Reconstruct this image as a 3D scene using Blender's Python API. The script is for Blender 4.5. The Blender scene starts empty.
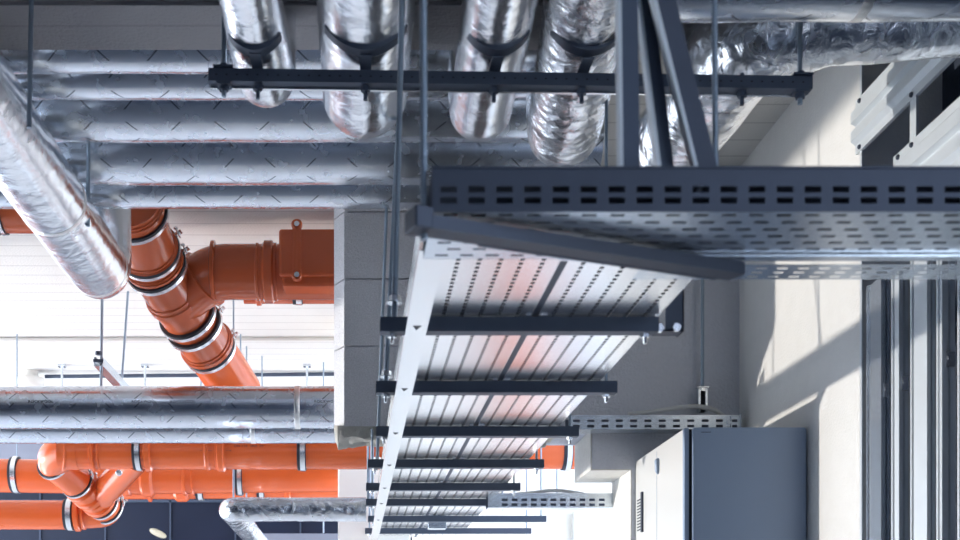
import bpy, bmesh, math, random
from mathutils import Vector, Matrix, noise
random.seed(7)
PI = math.pi
C = bpy.context.scene.collection
F = 1200.0; VX = 351.0; VY = 656.0; EYE = 1.6

# ------------------------------------------------------------------ camera
cd = bpy.data.cameras.new('camera'); cam = bpy.data.objects.new('camera', cd); C.objects.link(cam)
cam.location = (0, 0, EYE); cam.rotation_euler = (PI/2, 0, 0)
cd.sensor_width = 36; cd.lens = 36*F/960
cd.shift_x = (480-VX)/960; cd.shift_y = (VY-270)/960
cd.dof.use_dof = True; cd.dof.focus_distance = 6.2; cd.dof.aperture_fstop = 5.0
cd.clip_start = 0.05
bpy.context.scene.camera = cam
# ------------------------------------------------------------------ light
w = bpy.data.worlds.new('world'); bpy.context.scene.world = w; w.use_nodes = True
nt = w.node_tree; bg = nt.nodes['Background']
tc = nt.nodes.new('ShaderNodeTexCoord'); sep = nt.nodes.new('ShaderNodeSeparateXYZ'); rp = nt.nodes.new('ShaderNodeValToRGB')
mr = nt.nodes.new('ShaderNodeMapRange'); mr.inputs['From Min'].default_value = -1
nt.links.new(tc.outputs['Generated'], sep.inputs[0]); nt.links.new(sep.outputs['Z'], mr.inputs['Value']); nt.links.new(mr.outputs[0], rp.inputs[0])
e = rp.color_ramp.elements; e[0].position = 0.0; e[0].color = (1.25, 1.32, 1.40, 1); e[1].position = 1.0; e[1].color = (.45, .62, .95, 1)
m_ = rp.color_ramp.elements.new(0.50); m_.color = (1.0, 1.1, 1.25, 1)
m2_ = rp.color_ramp.elements.new(0.60); m2_.color = (.60, .76, 1.05, 1)
nt.links.new(rp.outputs[0], bg.inputs['Color']); bg.inputs['Strength'].default_value = 3.2
sd = bpy.data.lights.new('low_sun', 'SUN'); sd.energy = 1.95; sd.angle = math.radians(1.2); sd.color = (1.0, .93, .84)
so = bpy.data.objects.new('low_sun', sd); C.objects.link(so)
so.rotation_euler = Vector((1, -.25, .20)).to_track_quat('-Z', 'Y').to_euler(); so.location = (-9, 7, 1)
vs = bpy.context.scene.view_settings
vs.view_transform = 'Standard'; vs.look = 'None'; vs.gamma = 1; vs.exposure = 0.70
try: vs.use_curve_mapping = False
except Exception: pass

# ------------------------------------------------------------------ helpers
def P(x, y, d): return Vector(((x-VX)/F*d, d, (VY-y)/F*d+EYE))
def PX(x, d): return (x-VX)/F*d
def PZ(y, d): return (VY-y)/F*d+EYE
def zc(d, r, yb):
    z = (VY-yb)/F*d + r
    for _ in range(30):
        rho = math.hypot(d, z); z = d*math.tan(math.atan((VY-yb)/F)+math.asin(r/rho))
    return z+EYE

def node_mat(name, color, rough=.5, metal=0, bump=0, bscale=30, var=0, vscale=8, coat=0, detail=4, btype='noise', spec=.5, dist=.01):
    m = bpy.data.materials.new(name); m.use_nodes = True; t = m.node_tree; N = t.nodes; L = t.links
    b = N['Principled BSDF']; b.inputs['Base Color'].default_value = (*color, 1)
    b.inputs['Roughness'].default_value = rough; b.inputs['Metallic'].default_value = metal
    b.inputs['Specular IOR Level'].default_value = spec; b.inputs['Coat Weight'].default_value = coat
    co = N.new('ShaderNodeTexCoord')
    if var:
        n = N.new('ShaderNodeTexNoise'); n.inputs['Scale'].default_value = vscale; n.inputs['Detail'].default_value = 5
        L.new(co.outputs['Object'], n.inputs['Vector'])
        mx = N.new('ShaderNodeMix'); mx.data_type = 'RGBA'; L.new(n.outputs['Fac'], mx.inputs['Factor'])
        mx.inputs[6].default_value = (*[max(0, c*(1-var)) for c in color], 1); mx.inputs[7].default_value = (*[min(1, c*(1+var)) for c in color], 1)
        L.new(mx.outputs[2], b.inputs['Base Color'])
    if bump:
        if btype == 'voronoi':
            n = N.new('ShaderNodeTexVoronoi'); out = n.outputs['Distance']
        else:
            n = N.new('ShaderNodeTexNoise'); n.inputs['Detail'].default_value = detail; out = n.outputs['Fac']
        n.inputs['Scale'].default_value = bscale; L.new(co.outputs['Object'], n.inputs['Vector'])
        bp = N.new('ShaderNodeBump'); bp.inputs['Strength'].default_value = bump; bp.inputs['Distance'].default_value = dist
        L.new(out, bp.inputs['Height']); L.new(bp.outputs[0], b.inputs['Normal'])
    return m

def foil_mat(name, color, rough, crinkle, cs, marks=True):
    m = bpy.data.materials.new(name); m.use_nodes = True; t = m.node_tree; N = t.nodes; L = t.links
    b = N['Principled BSDF']; b.inputs['Metallic'].default_value = 1; b.inputs['Roughness'].default_value = rough
    co = N.new('ShaderNodeTexCoord'); uv = N.new('ShaderNodeUVMap'); pass
    def mth(op, a, b2=None, c=None):
        n = N.new('ShaderNodeMath'); n.operation = op
        for i, v in enumerate((a, b2, c)):
            if v is None: continue
            if isinstance(v, (int, float)): n.inputs[i].default_value = v
            else: L.new(v, n.inputs[i])
        return n.outputs[0]
    v1 = N.new('ShaderNodeTexVoronoi'); v1.feature = 'F1'; v1.inputs['Scale'].default_value = cs
    n1 = N.new('ShaderNodeTexNoise'); n1.inputs['Scale'].default_value = cs*.8; n1.inputs['Detail'].default_value = 1.5 if marks else 6; n1.inputs['Distortion'].default_value = .2 if marks else 1.2
    n2 = N.new('ShaderNodeTexNoise'); n2.inputs['Scale'].default_value = 5; n2.inputs['Detail'].default_value = 2
    for n in (v1, n1, n2): L.new(co.outputs['Object'], n.inputs['Vector'])
    mp = N.new('ShaderNodeMapping'); mp.inputs['Scale'].default_value = (140, 6, 1); L.new(uv.outputs[0], mp.inputs[0])
    n3 = N.new('ShaderNodeTexNoise'); n3.inputs['Scale'].default_value = 1; n3.inputs['Detail'].default_value = 3; L.new(mp.outputs[0], n3.inputs['Vector'])
    h = mth('ADD', mth('MULTIPLY', v1.outputs['Distance'], 0 if marks else .5), mth('MULTIPLY', n1.outputs['Fac'], .4 if marks else 1))
    h = mth('ADD', h, mth('MULTIPLY', n2.outputs['Fac'], 2.0)); h = mth('ADD', h, mth('MULTIPLY', n3.outputs['Fac'], .10))
    bp = N.new('ShaderNodeBump'); bp.inputs['Strength'].default_value = crinkle; bp.inputs['Distance'].default_value = .012
    L.new(h, bp.inputs['Height']); L.new(bp.outputs[0], b.inputs['Normal'])
    rr = mth('MULTIPLY_ADD', n1.outputs['Fac'], .25, rough-.1); L.new(rr, b.inputs['Roughness'])
    if marks:   # printed diagonal ticks that run in zigzag rows
        s = N.new('ShaderNodeSeparateXYZ'); L.new(uv.outputs[0], s.inputs[0])
        u = mth('DIVIDE', s.outputs[0], .17); v = mth('DIVIDE', s.outputs[1], .085)
        fu = mth('FRACT', u); fv = mth('FRACT', v); par = mth('MODULO', mth('ADD', mth('FLOOR', u), mth('FLOOR', v)), 2)
        fu2 = mth('ABSOLUTE', mth('SUBTRACT', fu, mth('ABSOLUTE', par)))
        dl = mth('ABSOLUTE', mth('SUBTRACT', mth('SUBTRACT', fu2, .5), mth('MULTIPLY', mth('SUBTRACT', fv, .5), .5))); on = mth('LESS_THAN', dl, .022)
        mid = mth('LESS_THAN', mth('ABSOLUTE', mth('SUBTRACT', fv, .5)), .23)
        fac = mth('MULTIPLY', mth('MULTIPLY', on, mid), .75)
        mx = N.new('ShaderNodeMix'); mx.data_type = 'RGBA'; L.new(fac, mx.inputs['Factor'])
        mx.inputs[6].default_value = (*color, 1); mx.inputs[7].default_value = (.06, .07, .09, 1); L.new(mx.outputs[2], b.inputs['Base Color'])
    else: b.inputs['Base Color'].default_value = (*color, 1)
    return m

M = {}
M['foil'] = foil_mat('printed_foil', (.78, .83, .90), .22, .09, 26)
M['foil_plain'] = foil_mat('crumpled_foil', (.86, .89, .93), .22, .75, 20, False)
M['foil_soft'] = foil_mat('smooth_foil', (.86, .88, .91), .20, .22, 16, False)
M['tape'] = foil_mat('foil_tape', (.92, .92, .90), .30, .4, 60, False)
M['galv'] = node_mat('galvanised_steel', (.66, .72, .78), .26, .85, .04, 120, .12, 60)
M['strut'] = node_mat('shade_toned_strut_steel', (.07, .092, .135), .5, .3, .04, 200, .1, 30)  # galvanised strut with its shade put into the dark base colour
M['rail'] = node_mat('shade_dark_steel', (.065, .08, .115), .5, .3, 0, 30, .1, 20)  # unlit side of the near tray: shade put into the steel colour
M['rod'] = node_mat('zinc_rod', (.30, .37, .45), .38, .7, .25, 260)
M['tray'] = node_mat('white_zinc_tray', (.93, .93, .92), .25, .80, .02, 60, .05, 5)
M['zinc'] = node_mat('bright_zinc', (.82, .84, .86), .25, .9, .05, 150)
M['rubber'] = node_mat('black_rubber', (.02, .024, .035), .6)
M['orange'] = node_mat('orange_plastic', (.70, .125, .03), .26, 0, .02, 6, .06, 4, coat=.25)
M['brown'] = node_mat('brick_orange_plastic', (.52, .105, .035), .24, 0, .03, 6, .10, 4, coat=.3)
M['stucco'] = node_mat('grey_render', (.62, .64, .70), .9, 0, .6, 70, .06, 50, detail=6)  # blue cast of the shade is mixed into this base colour
M['block'] = node_mat('aerated_block', (.68, .68, .71), .95, 0, .8, 110, .30, 150, detail=5)  # cooled like the render, to carry the blue of the shade
M['reveal'] = node_mat('pale_rough_render', (.70, .69, .65), .95, 0, .7, 60, .08, 30, detail=8)
M['wall'] = node_mat('cream_render', (.68, .68, .67), .92, 0, .25, 90, .05, 12)
M['white'] = node_mat('white_wall_paint', (.86, .85, .80), .9, 0, .1, 60, .03, 6)
M['floor'] = node_mat('concrete_floor', (.62, .59, .54), .7, 0, .1, 12, .12, 2)
M['floor_dark'] = node_mat('dark_reflected_floor', (.30, .31, .33), .8, 0, .1, 12, .12, 2)
M['nearwall'] = node_mat('dark_unseen_wall', (.09, .11, .16), .8, 0, .1, 12, .1, 2)  # dark tone for unseen walls, so the foil mirrors something dark
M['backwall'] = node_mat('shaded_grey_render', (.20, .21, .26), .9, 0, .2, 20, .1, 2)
M['dark'] = node_mat('dark_window_glass', (.012, .017, .035), .35, 0, 0, 1, .2, 3, spec=.2)
M['void'] = node_mat('dark_void_blue', (.035, .05, .085), .6, 0, .2, 40, .25, 15)
M['cab'] = node_mat('shade_toned_enamel', (.26, .345, .48), .42, .0, .02, 150)  # cabinet front: shade of the unlit face put into the colour
M['cabside'] = node_mat('sunlit_toned_enamel', (.62, .62, .60), .4, .1, .02, 150)  # side of the same cabinet, coloured as sunlit
M['black'] = node_mat('black_plastic', (.01, .013, .02), .5)
M['alu'] = node_mat('mill_aluminium', (.66, .71, .75), .40, .45, .05, 60, .06, 10)
M['cable'] = node_mat('grey_cable_jacket', (.60, .61, .61), .6)
M['slot_dark'] = node_mat('slot_darkening_jacket', (.03, .035, .05), .7)
M['lamp'] = node_mat('lamp_plastic', (.62, .61, .57), .35)
M['oval'] = node_mat('cream_lamp_cover', (.50, .44, .32), .4)
M['red'] = node_mat('red_paint', (.75, .06, .02), .5)
# ceiling with board joints every 18 cm
def board_mat(c):
    m = node_mat('board_marked_concrete', c, .9, 0, 0, 60, .05, 3)
    t = m.node_tree; N = t.nodes; L = t.links; b = N['Principled BSDF']; co = N.new('ShaderNodeTexCoord')
    s = N.new('ShaderNodeSeparateXYZ'); L.new(co.outputs['Object'], s.inputs[0])
    def mth(op, a, b2):
        n = N.new('ShaderNodeMath'); n.operation = op
        for i, v in enumerate((a, b2)):
            if isinstance(v, (int, float)): n.inputs[i].default_value = v
            else: L.new(v, n.inputs[i])
        return n.outputs[0]
    n = N.new('ShaderNodeTexNoise'); n.inputs['Scale'].default_value = 1.5; L.new(co.outputs['Object'], n.inputs['Vector'])
    f = mth('FRACT', mth('DIVIDE', mth('ADD', s.outputs[1], mth('MULTIPLY', n.outputs['Fac'], .012)), .18), 0)
    line = mth('LESS_THAN', f, .07)
    old = b.inputs['Base Color'].links[0].from_socket
    mx = N.new('ShaderNodeMix'); mx.data_type = 'RGBA'; L.new(mth('MULTIPLY', line, .36), mx.inputs['Factor']); L.new(old, mx.inputs[6]); mx.inputs[7].default_value = (.22, .21, .22, 1)
    L.new(mx.outputs[2], b.inputs['Base Color'])
    n2 = N.new('ShaderNodeTexNoise'); n2.inputs['Scale'].default_value = 70; n2.inputs['Detail'].default_value = 5; L.new(co.outputs['Object'], n2.inputs['Vector'])
    bp = N.new('ShaderNodeBump'); bp.inputs['Strength'].default_value = .5; bp.inputs['Distance'].default_value = .01
    L.new(mth('SUBTRACT', n2.outputs['Fac'], mth('MULTIPLY', line, 1.5)), bp.inputs['Height']); L.new(bp.outputs[0], b.inputs['Normal'])
    return m
M['board'] = board_mat((.62,.61,.585)); M['board_shade'] = board_mat((.34,.33,.34))  # second copy is darker: shadow on the low slab put into its colour

def put(name, bm, mat, parent=None, smooth=False, bevel=0):
    bmesh.ops.recalc_face_normals(bm, faces=bm.faces[:])
    me = bpy.data.meshes.new(name)
    if smooth:
        for f in bm.faces: f.smooth = True
    bm.to_mesh(me); bm.free(); me.materials.append(M[mat] if isinstance(mat, str) else mat)
    o = bpy.data.objects.new(name, me); C.objects.link(o)
    if parent is not None:
        o.parent = parent; o.matrix_parent_inverse = Matrix.Translation(-parent.location)
    if smooth:
        try: me.set_sharp_from_angle(angle=math.radians(38))
        except Exception: pass
    if bevel:
        b = o.modifiers.new('bevel', 'BEVEL'); b.width = bevel; b.segments = 2; b.limit_method = 'ANGLE'
    return o
def tag(o, label, cat, group=None):
    o['label'] = label; o['category'] = cat
    if group: o['group'] = group
    return o
def thing(name, loc, label, cat, group=None):
    o = bpy.data.objects.new(name, None); C.objects.link(o); o.location = loc; o.empty_display_size = .05
    return tag(o, label, cat, group)
def struct(name, bm, mat, **k):
    o = put(name, bm, mat, **k); o['kind'] = 'structure'; return o
def NB(): return bmesh.new()
def box(bm, a, b):
    x0, y0, z0 = a; x1, y1, z1 = b
    v = [bm.verts.new(p) for p in ((x0,y0,z0),(x1,y0,z0),(x1,y1,z0),(x0,y1,z0),(x0,y0,z1),(x1,y0,z1),(x1,y1,z1),(x0,y1,z1))]
    for f in ((0,3,2,1),(4,5,6,7),(0,1,5,4),(1,2,6,5),(2,3,7,6),(3,0,4,7)): bm.faces.new([v[i] for i in f])
    return bm
def frame_of(t, up=None):
    t = t.normalized(); up = up or Vector((0, 0, 1))
    if abs(t.dot(up)) > .97: up = Vector((0, 1, 0))
    s = t.cross(up).normalized(); return s, s.cross(t).normalized()
def sweep(bm, pts, prof, caps=True, up=None, scales=None):
    """closed profile [(s,u)] swept along points"""
    uvl = bm.loops.layers.uv.verify()
    pts = [Vector(p) for p in pts]; n = len(prof); rings = []; us = [0]
    per = [0]
    for i in range(n): per.append(per[-1]+math.dist(prof[i], prof[(i+1) % n]))
    for i in range(1, len(pts)): us.append(us[-1]+(pts[i]-pts[i-1]).length)
    S = None
    for i, p in enumerate(pts):
        if i == 0: t = pts[1]-pts[0]
        elif i == len(pts)-1: t = pts[-1]-pts[-2]
        else: t = ((pts[i+1]-pts[i]).normalized()+(pts[i]-pts[i-1]).normalized())
        t = t.normalized()
        if S is None: S, U = frame_of(t, up)
        else:
            S = (S-t*S.dot(t)).normalized(); U = S.cross(t).normalized()
        k = scales[i] if scales else 1
        rings.append([bm.verts.new(p+S*a*k+U*b*k) for a, b in prof])
    for i in range(len(rings)-1):
        for j in range(n):
            f = bm.faces.new((rings[i][j], rings[i][(j+1) % n], rings[i+1][(j+1) % n], rings[i+1][j]))
            for l, uvv in zip(f.loops, ((us[i], per[j]), (us[i], per[j+1]), (us[i+1], per[j+1]), (us[i+1], per[j]))): l[uvl].uv = uvv
    if caps: bm.faces.new(rings[0][::-1]); bm.faces.new(rings[-1])
    return bm
def circ(r, n=28): return [(r*math.cos(2*PI*i/n), r*math.sin(2*PI*i/n)) for i in range(n)]
def fillet(pts, rad, seg=10):
    pts = [Vector(p) for p in pts]; out = [pts[0]]
    for i in range(1, len(pts)-1):
        a = (pts[i-1]-pts[i]); b = (pts[i+1]-pts[i]); la, lb = a.length, b.length; a.normalize(); b.normalize()
        ang = a.angle(b); t = min(rad/math.tan(ang/2), la*.49 if i > 1 else la*.95, lb*.49 if i < len(pts)-2 else lb*.95); rr = t*math.tan(ang/2)
        c = pts[i]+(a+b).normalized()*(rr/math.sin(ang/2)); p0 = pts[i]+a*t; p1 = pts[i]+b*t
        v0 = p0-c; v1 = p1-c; th = v0.angle(v1)
        for k in range(seg+1):
            s = k/seg; out.append(c+(v0*math.sin((1-s)*th)+v1*math.sin(s*th))/math.sin(th))
    out.append(pts[-1]); return out
def resample(pts, step):
    out = [pts[0]]
    for a, b in zip(pts, pts[1:]):
        n = max(1, int((b-a).length/step))
        for k in range(1, n+1): out.append(a.lerp(b, k/n))
    return out
def tube(bm, pts, r, n=28, caps=True, scales=None): return sweep(bm, pts, circ(r, n), caps, scales=scales)
def along(pts, s):
    L = sum((b-a).length for a, b in zip(pts, pts[1:])); s = s if s > 1 or s < 0 else s*L
    for a, b in zip(pts, pts[1:]):
        l = (b-a).length
        if s <= l: return a.lerp(b, s/l), (b-a).normalized()
        s -= l
    return pts[-1], (pts[-1]-pts[-2]).normalized()
def lathe(bm, base, t, prof, n=28):
    """prof: [(along, radius)] around the axis t from base"""
    s, u = frame_of(t); t = t.normalized(); rings = []
    for a, r in prof: rings.append([bm.verts.new(base+t*a+(s*math.cos(2*PI*i/n)+u*math.sin(2*PI*i/n))*r) for i in range(n)])
    for q in range(len(rings)-1):
        for j in range(n): bm.faces.new((rings[q][j], rings[q][(j+1) % n], rings[q+1][(j+1) % n], rings[q+1][j]))
    bm.faces.new(rings[0][::-1]); bm.faces.new(rings[-1]); return bm
def plate(bm, o, U, V, lu, lv, slots, th):
    """flat plate with real rectangular holes; slots: (u0,u1,v0,v1)"""
    U = Vector(U).normalized(); V = Vector(V).normalized(); o = Vector(o)
    us = sorted({0, lu, *[round(s[i], 5) for s in slots for i in (0, 1)]}); vs_ = sorted({0, lv, *[round(s[i], 5) for s in slots for i in (2, 3)]})
    us = [u for u in us if 0 <= u <= lu]; ho = {(round(s[0], 5), round(s[2], 5)) for s in slots}
    g = [[bm.verts.new(o+U*u+V*v) for v in vs_] for u in us]; fs = []
    for i in range(len(us)-1):
        for j in range(len(vs_)-1):
            if (us[i], vs_[j]) in ho: continue
            fs.append(bm.faces.new((g[i][j], g[i+1][j], g[i+1][j+1], g[i][j+1])))
    for v in [v for v in bm.verts if not v.link_faces]: bm.verts.remove(v)
    return bm
def hexnut(bm, c, t, r, h): return lathe(bm, c-t.normalized()*h/2, t, [(0, r), (h, r)], 6)

# ------------------------------------------------------------------ setting
ZC = 2.40+EYE; XR = 1.91; YF = 5.9; YB = 6.33
struct('floor', box(NB(), (-5, 4.6, -.2), (4.4, 16, 0)), 'floor')
struct('floor_near', box(NB(), (-5, -1.2, -.2), (4.4, 4.6, 0)), 'floor_dark')  # near floor toned darker so the foil pipes reflect dark
struct('ceiling', box(NB(), (-5, -1.0, ZC), (XR+.35, 13.5, ZC+.25)), 'board')
ZL = EYE+1.985
struct('ceiling_low', box(NB(), (-4.0, -1.0, ZL), (XR+.30, 3.93, ZL+.18)), 'board_shade')
bm = NB(); box(bm, (-4.0, 3.64, ZL-.012), (XR, 3.68, ZL)); struct('trim_slab_joint', bm, 'board_shade')
struct('wall_near_added', box(NB(), (-4.2, -1.2, 0), (XR+.42, -1.0, ZC)), 'nearwall')  # unseen wall added to darken the interior and the foil reflections
# far wall with the stepped opening
x592, x632 = PX(592, YF), PX(632, YF); z430, z469 = PZ(430, YF), PZ(469, YF)
bm = NB()
XL = PX(345, YF)
def prism_xz(bm, poly, y0, y1):
    a = [bm.verts.new((x, y0, z)) for x, z in poly]; b = [bm.verts.new((x, y1, z)) for x, z in poly]
    bm.faces.new(a); bm.faces.new(b[::-1]); n = len(a)
    for i in range(n): bm.faces.new((a[i], a[(i+1) % n], b[(i+1) % n], b[i]))
prism_xz(bm, [(XL, z430), (x592, z430), (x592, z469), (x632, z469), (x632, 0), (XR, 0), (XR, ZC), (XL, ZC)], YF, YB)
struct('wall_far', bm, 'stucco')
# masonry end of the far wall: three courses of pale block with open joints
XP = PX(433, YF)
bm = NB(); cuts = [z430+.012, PZ(347, YF), PZ(280, YF), PZ(213, YF), ZC-.001]
for a, b in zip(cuts, cuts[1:]):
    c = .004
    prof = [(XL-.055, YF+.09), (XL-.004, YF-.014), (XP, YF-.014), (XP, YF-.002), (XL-.002, YB-.02), (XL-.055, YB-.02)]
    lo = [bm.verts.new((x, y, a+c)) for x, y in prof]; hi = [bm.verts.new((x, y, b-c)) for x, y in prof]
    bm.faces.new(lo); bm.faces.new(hi[::-1])
    for i in range(6): bm.faces.new((lo[i], lo[(i+1) % 6], hi[(i+1) % 6], hi[i]))
struct('wall_far_block_end', bm, 'block')
# lumpy mortar left on the soffit of the opening
bm = NB(); nx, ny = 60, 22
g = []
for i in range(nx+1):
    row = []
    for j in range(ny+1):
        x = XL-.055+(PX(560, YF)-XL+.055)*i/nx; y = YF-.012+(YB-YF)*j/ny
        k = .022+.035*noise.noise(Vector((x*9, y*9, 3)))+.012*noise.noise(Vector((x*40, y*40, 1)))
        if i in (0, nx) or j in (0, ny): k = -.02
        row.append(bm.verts.new((x, y, z430-max(-.02, k))))
    g.append(row)
for i in range(nx):
    for j in range(ny): bm.faces.new((g[i][j], g[i+1][j], g[i+1][j+1], g[i][j+1]))
bmesh.ops.solidify(bm, geom=bm.faces[:], thickness=-.02)
struct('trim_mortar_soffit', bm, 'reveal', smooth=True)
# thin pale render lining the stepped jambs
bm = NB()
box(bm, (x592-.006, YF+.004, z469), (x592, YB, z430)); box(bm, (x592-.006, YF+.004, z469-.006), (x632, YB, z469)); box(bm, (x632-.006, YF+.004, 0), (x632, YB, z469-.006))
struct('trim_opening_reveal', bm, 'reveal')
# right wall: plain part, then the recess that holds the metal framing
d862 = XR*F/(862-VX)
struct('wall_right', box(NB(), (XR, d862, 0), (XR+.34, YB, ZC)), 'wall')
struct('wall_right_recess', box(NB(), (XR+.30, .5, 0), (XR+.42, d862, ZC)), 'void')  # dark sheet standing in for the shade deep in the opening
# unseen left side: wall and head added to block the sun, then open
struct('wall_left_sun_block', box(NB(), (-4.2, -1.0, 0), (-4.0, 5.15, ZC)), 'nearwall')
struct('wall_left_sun_cutoff', box(NB(), (-4.2, 5.15, EYE+.95), (-4.0, 7.5, ZC)), 'wall')
# rooms beyond
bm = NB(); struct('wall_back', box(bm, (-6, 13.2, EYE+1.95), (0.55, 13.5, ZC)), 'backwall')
bm = NB()
for k in range(9):
    x0 = -5.6+k*.72; box(bm, (x0+.008, 13.3, 0), (x0+.712, 13.36, EYE+1.95))
struct('window_1', bm, 'dark')
bm = NB()
for k in range(10): box(bm, (-5.6+k*.72-.008, 13.27, 0), (-5.6+k*.72+.008, 13.4, EYE+1.95))
box(bm, (-5.6, 13.27, EYE+1.70), (.55, 13.29, EYE+1.73))
struct('trim_window_mullions', bm, 'void')
DP = 8.5
struct('wall_pillar', box(NB(), (PX(338, DP), DP, 0), (PX(371, DP)+.28, DP+.45, ZC)), 'white', bevel=.01)
bm = NB(); box(bm, (.50, 9.6, 0), (4.2, 9.8, ZC)); struct('wall_beyond', bm, 'white')
bm = NB(); box(bm, (PX(573, 9.55), 9.5, 0), (PX(597, 9.5), 9.6, PZ(513, 9.55))); struct('trim_wall_panel', bm, 'wall')
bm = NB(); box(bm, (PX(520, 8.6), 8.5, PZ(482, 8.6)), (3.6, 9.6, PZ(466, 8.6))); struct('trim_white_beam', bm, 'white')

# ------------------------------------------------------------------ foil pipes
def foil_pipe(name, pts, r, label, mat='foil', group=None, tapes=(), cat='insulated pipe', wob=.012, sf=None):
    pts = [Vector(p) for p in pts]
    pr = resample(pts, .06)
    sc = [1+wob*noise.noise(Vector((p.x*4+r*50, p.y*4, p.z*4)))*2 for p in pr]
    if sf: sc = [a*sf(p) for a, p in zip(sc, pr)]
    o = put(name, tube(NB(), pr, r, 40, True, sc), mat, None, True); tag(o, label, cat, group)
    for t in tapes:
        p, d = along(pts, t); b = lathe(NB(), p-d*.015, d, [(0, r*1.002), (.002, r*1.014), (.028, r*1.014), (.03, r*1.002)], 40)
        put('foil_tape', b, 'tape', o, True)
    return o
HG = 'parallel horizontal foil pipes under the ceiling'
hp = []
for (d, r, yb, xr, lab) in (
    (4.14, .085, 74, 600, 'thin foil-wrapped pipe, farthest up of the level rows below the dark ceiling'),
    (4.36, .095, 100.5, 600, 'foil-wrapped pipe in second row down, just behind the left end of the hanging strut'),
    (4.70, .155, 143, 596, 'thick foil-wrapped pipe in third row, touched by the left hanging threaded rod'),
    (5.08, .165, 185.5, 596, 'thick foil-wrapped pipe in fourth row, printed with black ticks'),
    (5.42, .105, 209, 590, 'slim foil-wrapped pipe in lowest row, just above the block wall end')):
    z = zc(d, r, yb)
    hp.append((d, r, z))
    foil_pipe('insulated_pipe', [(-1.95, d, z), (PX(xr, d), d, z)], r, lab, group=HG)
for i, (px, hook) in enumerate(((60, 0), (250, 1))):
    pass
# pipes running away from the viewer above the strut, each turned up at its far end
DB = 3.40; ZB = PZ(82, DB)
depth = [((250, 0, 3.16), .062*1.0, 0, 'smallest foil pipe on the strut, nearest its left end', 252, 3.98, 100),
         ((366, 0, 3.10), .116, 0, 'foil pipe on the strut, second from left, broad and smooth', 360, 3.9, 136),
         ((504, 0, 3.10), .100, 0, 'foil pipe on the strut, third from left, between the long rod and the crumpled pipe', 493, 3.9, 137),
         ((594, 0, 3.05), .105, 0, 'crumpled bright foil pipe on the strut, left of the slanted brackets', 570, 4.02, 166)]
def zrun(r): return ZB+.045+r
RUNS = []
for (a, r, _, lab, xb, de, yb) in depth:
    r = {250: .086, 366: .136, 504: .101, 594: .123}[a[0]]
    z = (ZB+.04)+r
    de = 3.3
    for k in range(200):      # far end found where the elbow's outer bend meets the photo's lowest outline
        if VY-F*(z-r-EYE)/de >= yb: break
        de += .005
    ye = de+.10
    cx0 = PX(a[0], 3.10) if a[0] != 594 else PX(592, 3.10)
    if a[0] == 250: cx0 = PX(246, 3.10)
    cx1 = {250: PX(266, 3.62), 366: PX(365, 3.9), 504: PX(481, 3.9), 594: PX(566, 4.1)}[a[0]]
    t = (ye-3.10)/(3.9-3.10); xs = cx0+(cx0-cx1)/.8*1.6; 
    p_near = Vector((cx0-.03*(1 if cx1>cx0 else -1), .3, z)); p_kn = Vector((cx0, 3.02, z)); p_el = Vector((cx1, ye, z)); p_up = Vector((cx1, ye+.01, ZL+.005))
    pts = fillet([p_near, p_kn, p_el, p_up], r*1.1, 12)
    foil_pipe('insulated_pipe', pts, r, lab, 'foil_plain' if a[0] == 594 else 'foil_soft', 'foil pipes carried on the hanging strut', tapes=(.45, .60), wob=.02)
    RUNS.append((cx0+(cx1-cx0)*(DB-3.1)/(ye-3.1), r, z))
# right-hand pair of level pipes and the big elbow
d1, r1 = 3.52, .12; z1 = zc(d1, r1, 55)
pts = fillet([(XR-.01, d1, z1), (1.19, d1+.02, z1-.045), (1.155, 4.35, z1-.05)], .12, 14)
foil_pipe('insulated_pipe', pts, r1, 'crumpled foil pipe that bends in a big elbow at the right end of the strut', 'foil_plain', tapes=(), wob=.03, sf=lambda p: 1+.22*min(1, max(0, (1.42-p.x)/.10)))
d0, r0 = 3.12, .12; z0 = zc(d0, r0, 22)
foil_pipe('insulated_pipe', [(PX(640, d0), d0, z0), (XR-.01, d0, z0)], r0, 'foil pipe across the top right corner, above the big elbow', 'foil', tapes=(.5,), wob=.02)
# diagonal pipe at left
zd = PZ(275, 5.72)
pts = fillet([Vector((PX(-92, 3.3), 3.0, zd)), Vector((PX(103, 5.72), 5.72, zd)), Vector((PX(100, 5.72)+.01, 5.74, ZC-.002))], .11, 14)
foil_pipe('insulated_pipe', pts, .136, 'shiny foil pipe slanting through the left edge, turned up at its round end', 'foil_soft', tapes=(.55, .80), wob=.015)
# pair of level foil pipes crossing lower left
zE = zc(6.62, .116, 429)
foil_pipe('insulated_pipe', [(-2.6, 6.62, zE), (1.12, 6.62, zE)], .116, 'large printed foil pipe crossing level below the bright ceiling, behind the block wall end', tapes=(.62,), wob=.008)
zE2 = zc(6.92, .10, 443.5)
foil_pipe('insulated_pipe', [(-2.7, 6.92, zE2), (1.05, 6.92, zE2)], .10, 'printed foil pipe just under the large one, directly above the orange pipe', tapes=(.57,), wob=.008)
# low white-ish foil pipe
pts = fillet([P(366, 509.5, 6.55), P(230, 509.5, 6.55), Vector((PX(228, 6.55)+.02, 9.2, P(0, 509.5, 6.55).z))], .05, 10)
foil_pipe('insulated_pipe', pts, .066, 'thin foil pipe low in the view, elbowed before the dark windows', 'foil_plain', tapes=(), wob=.02)

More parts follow.
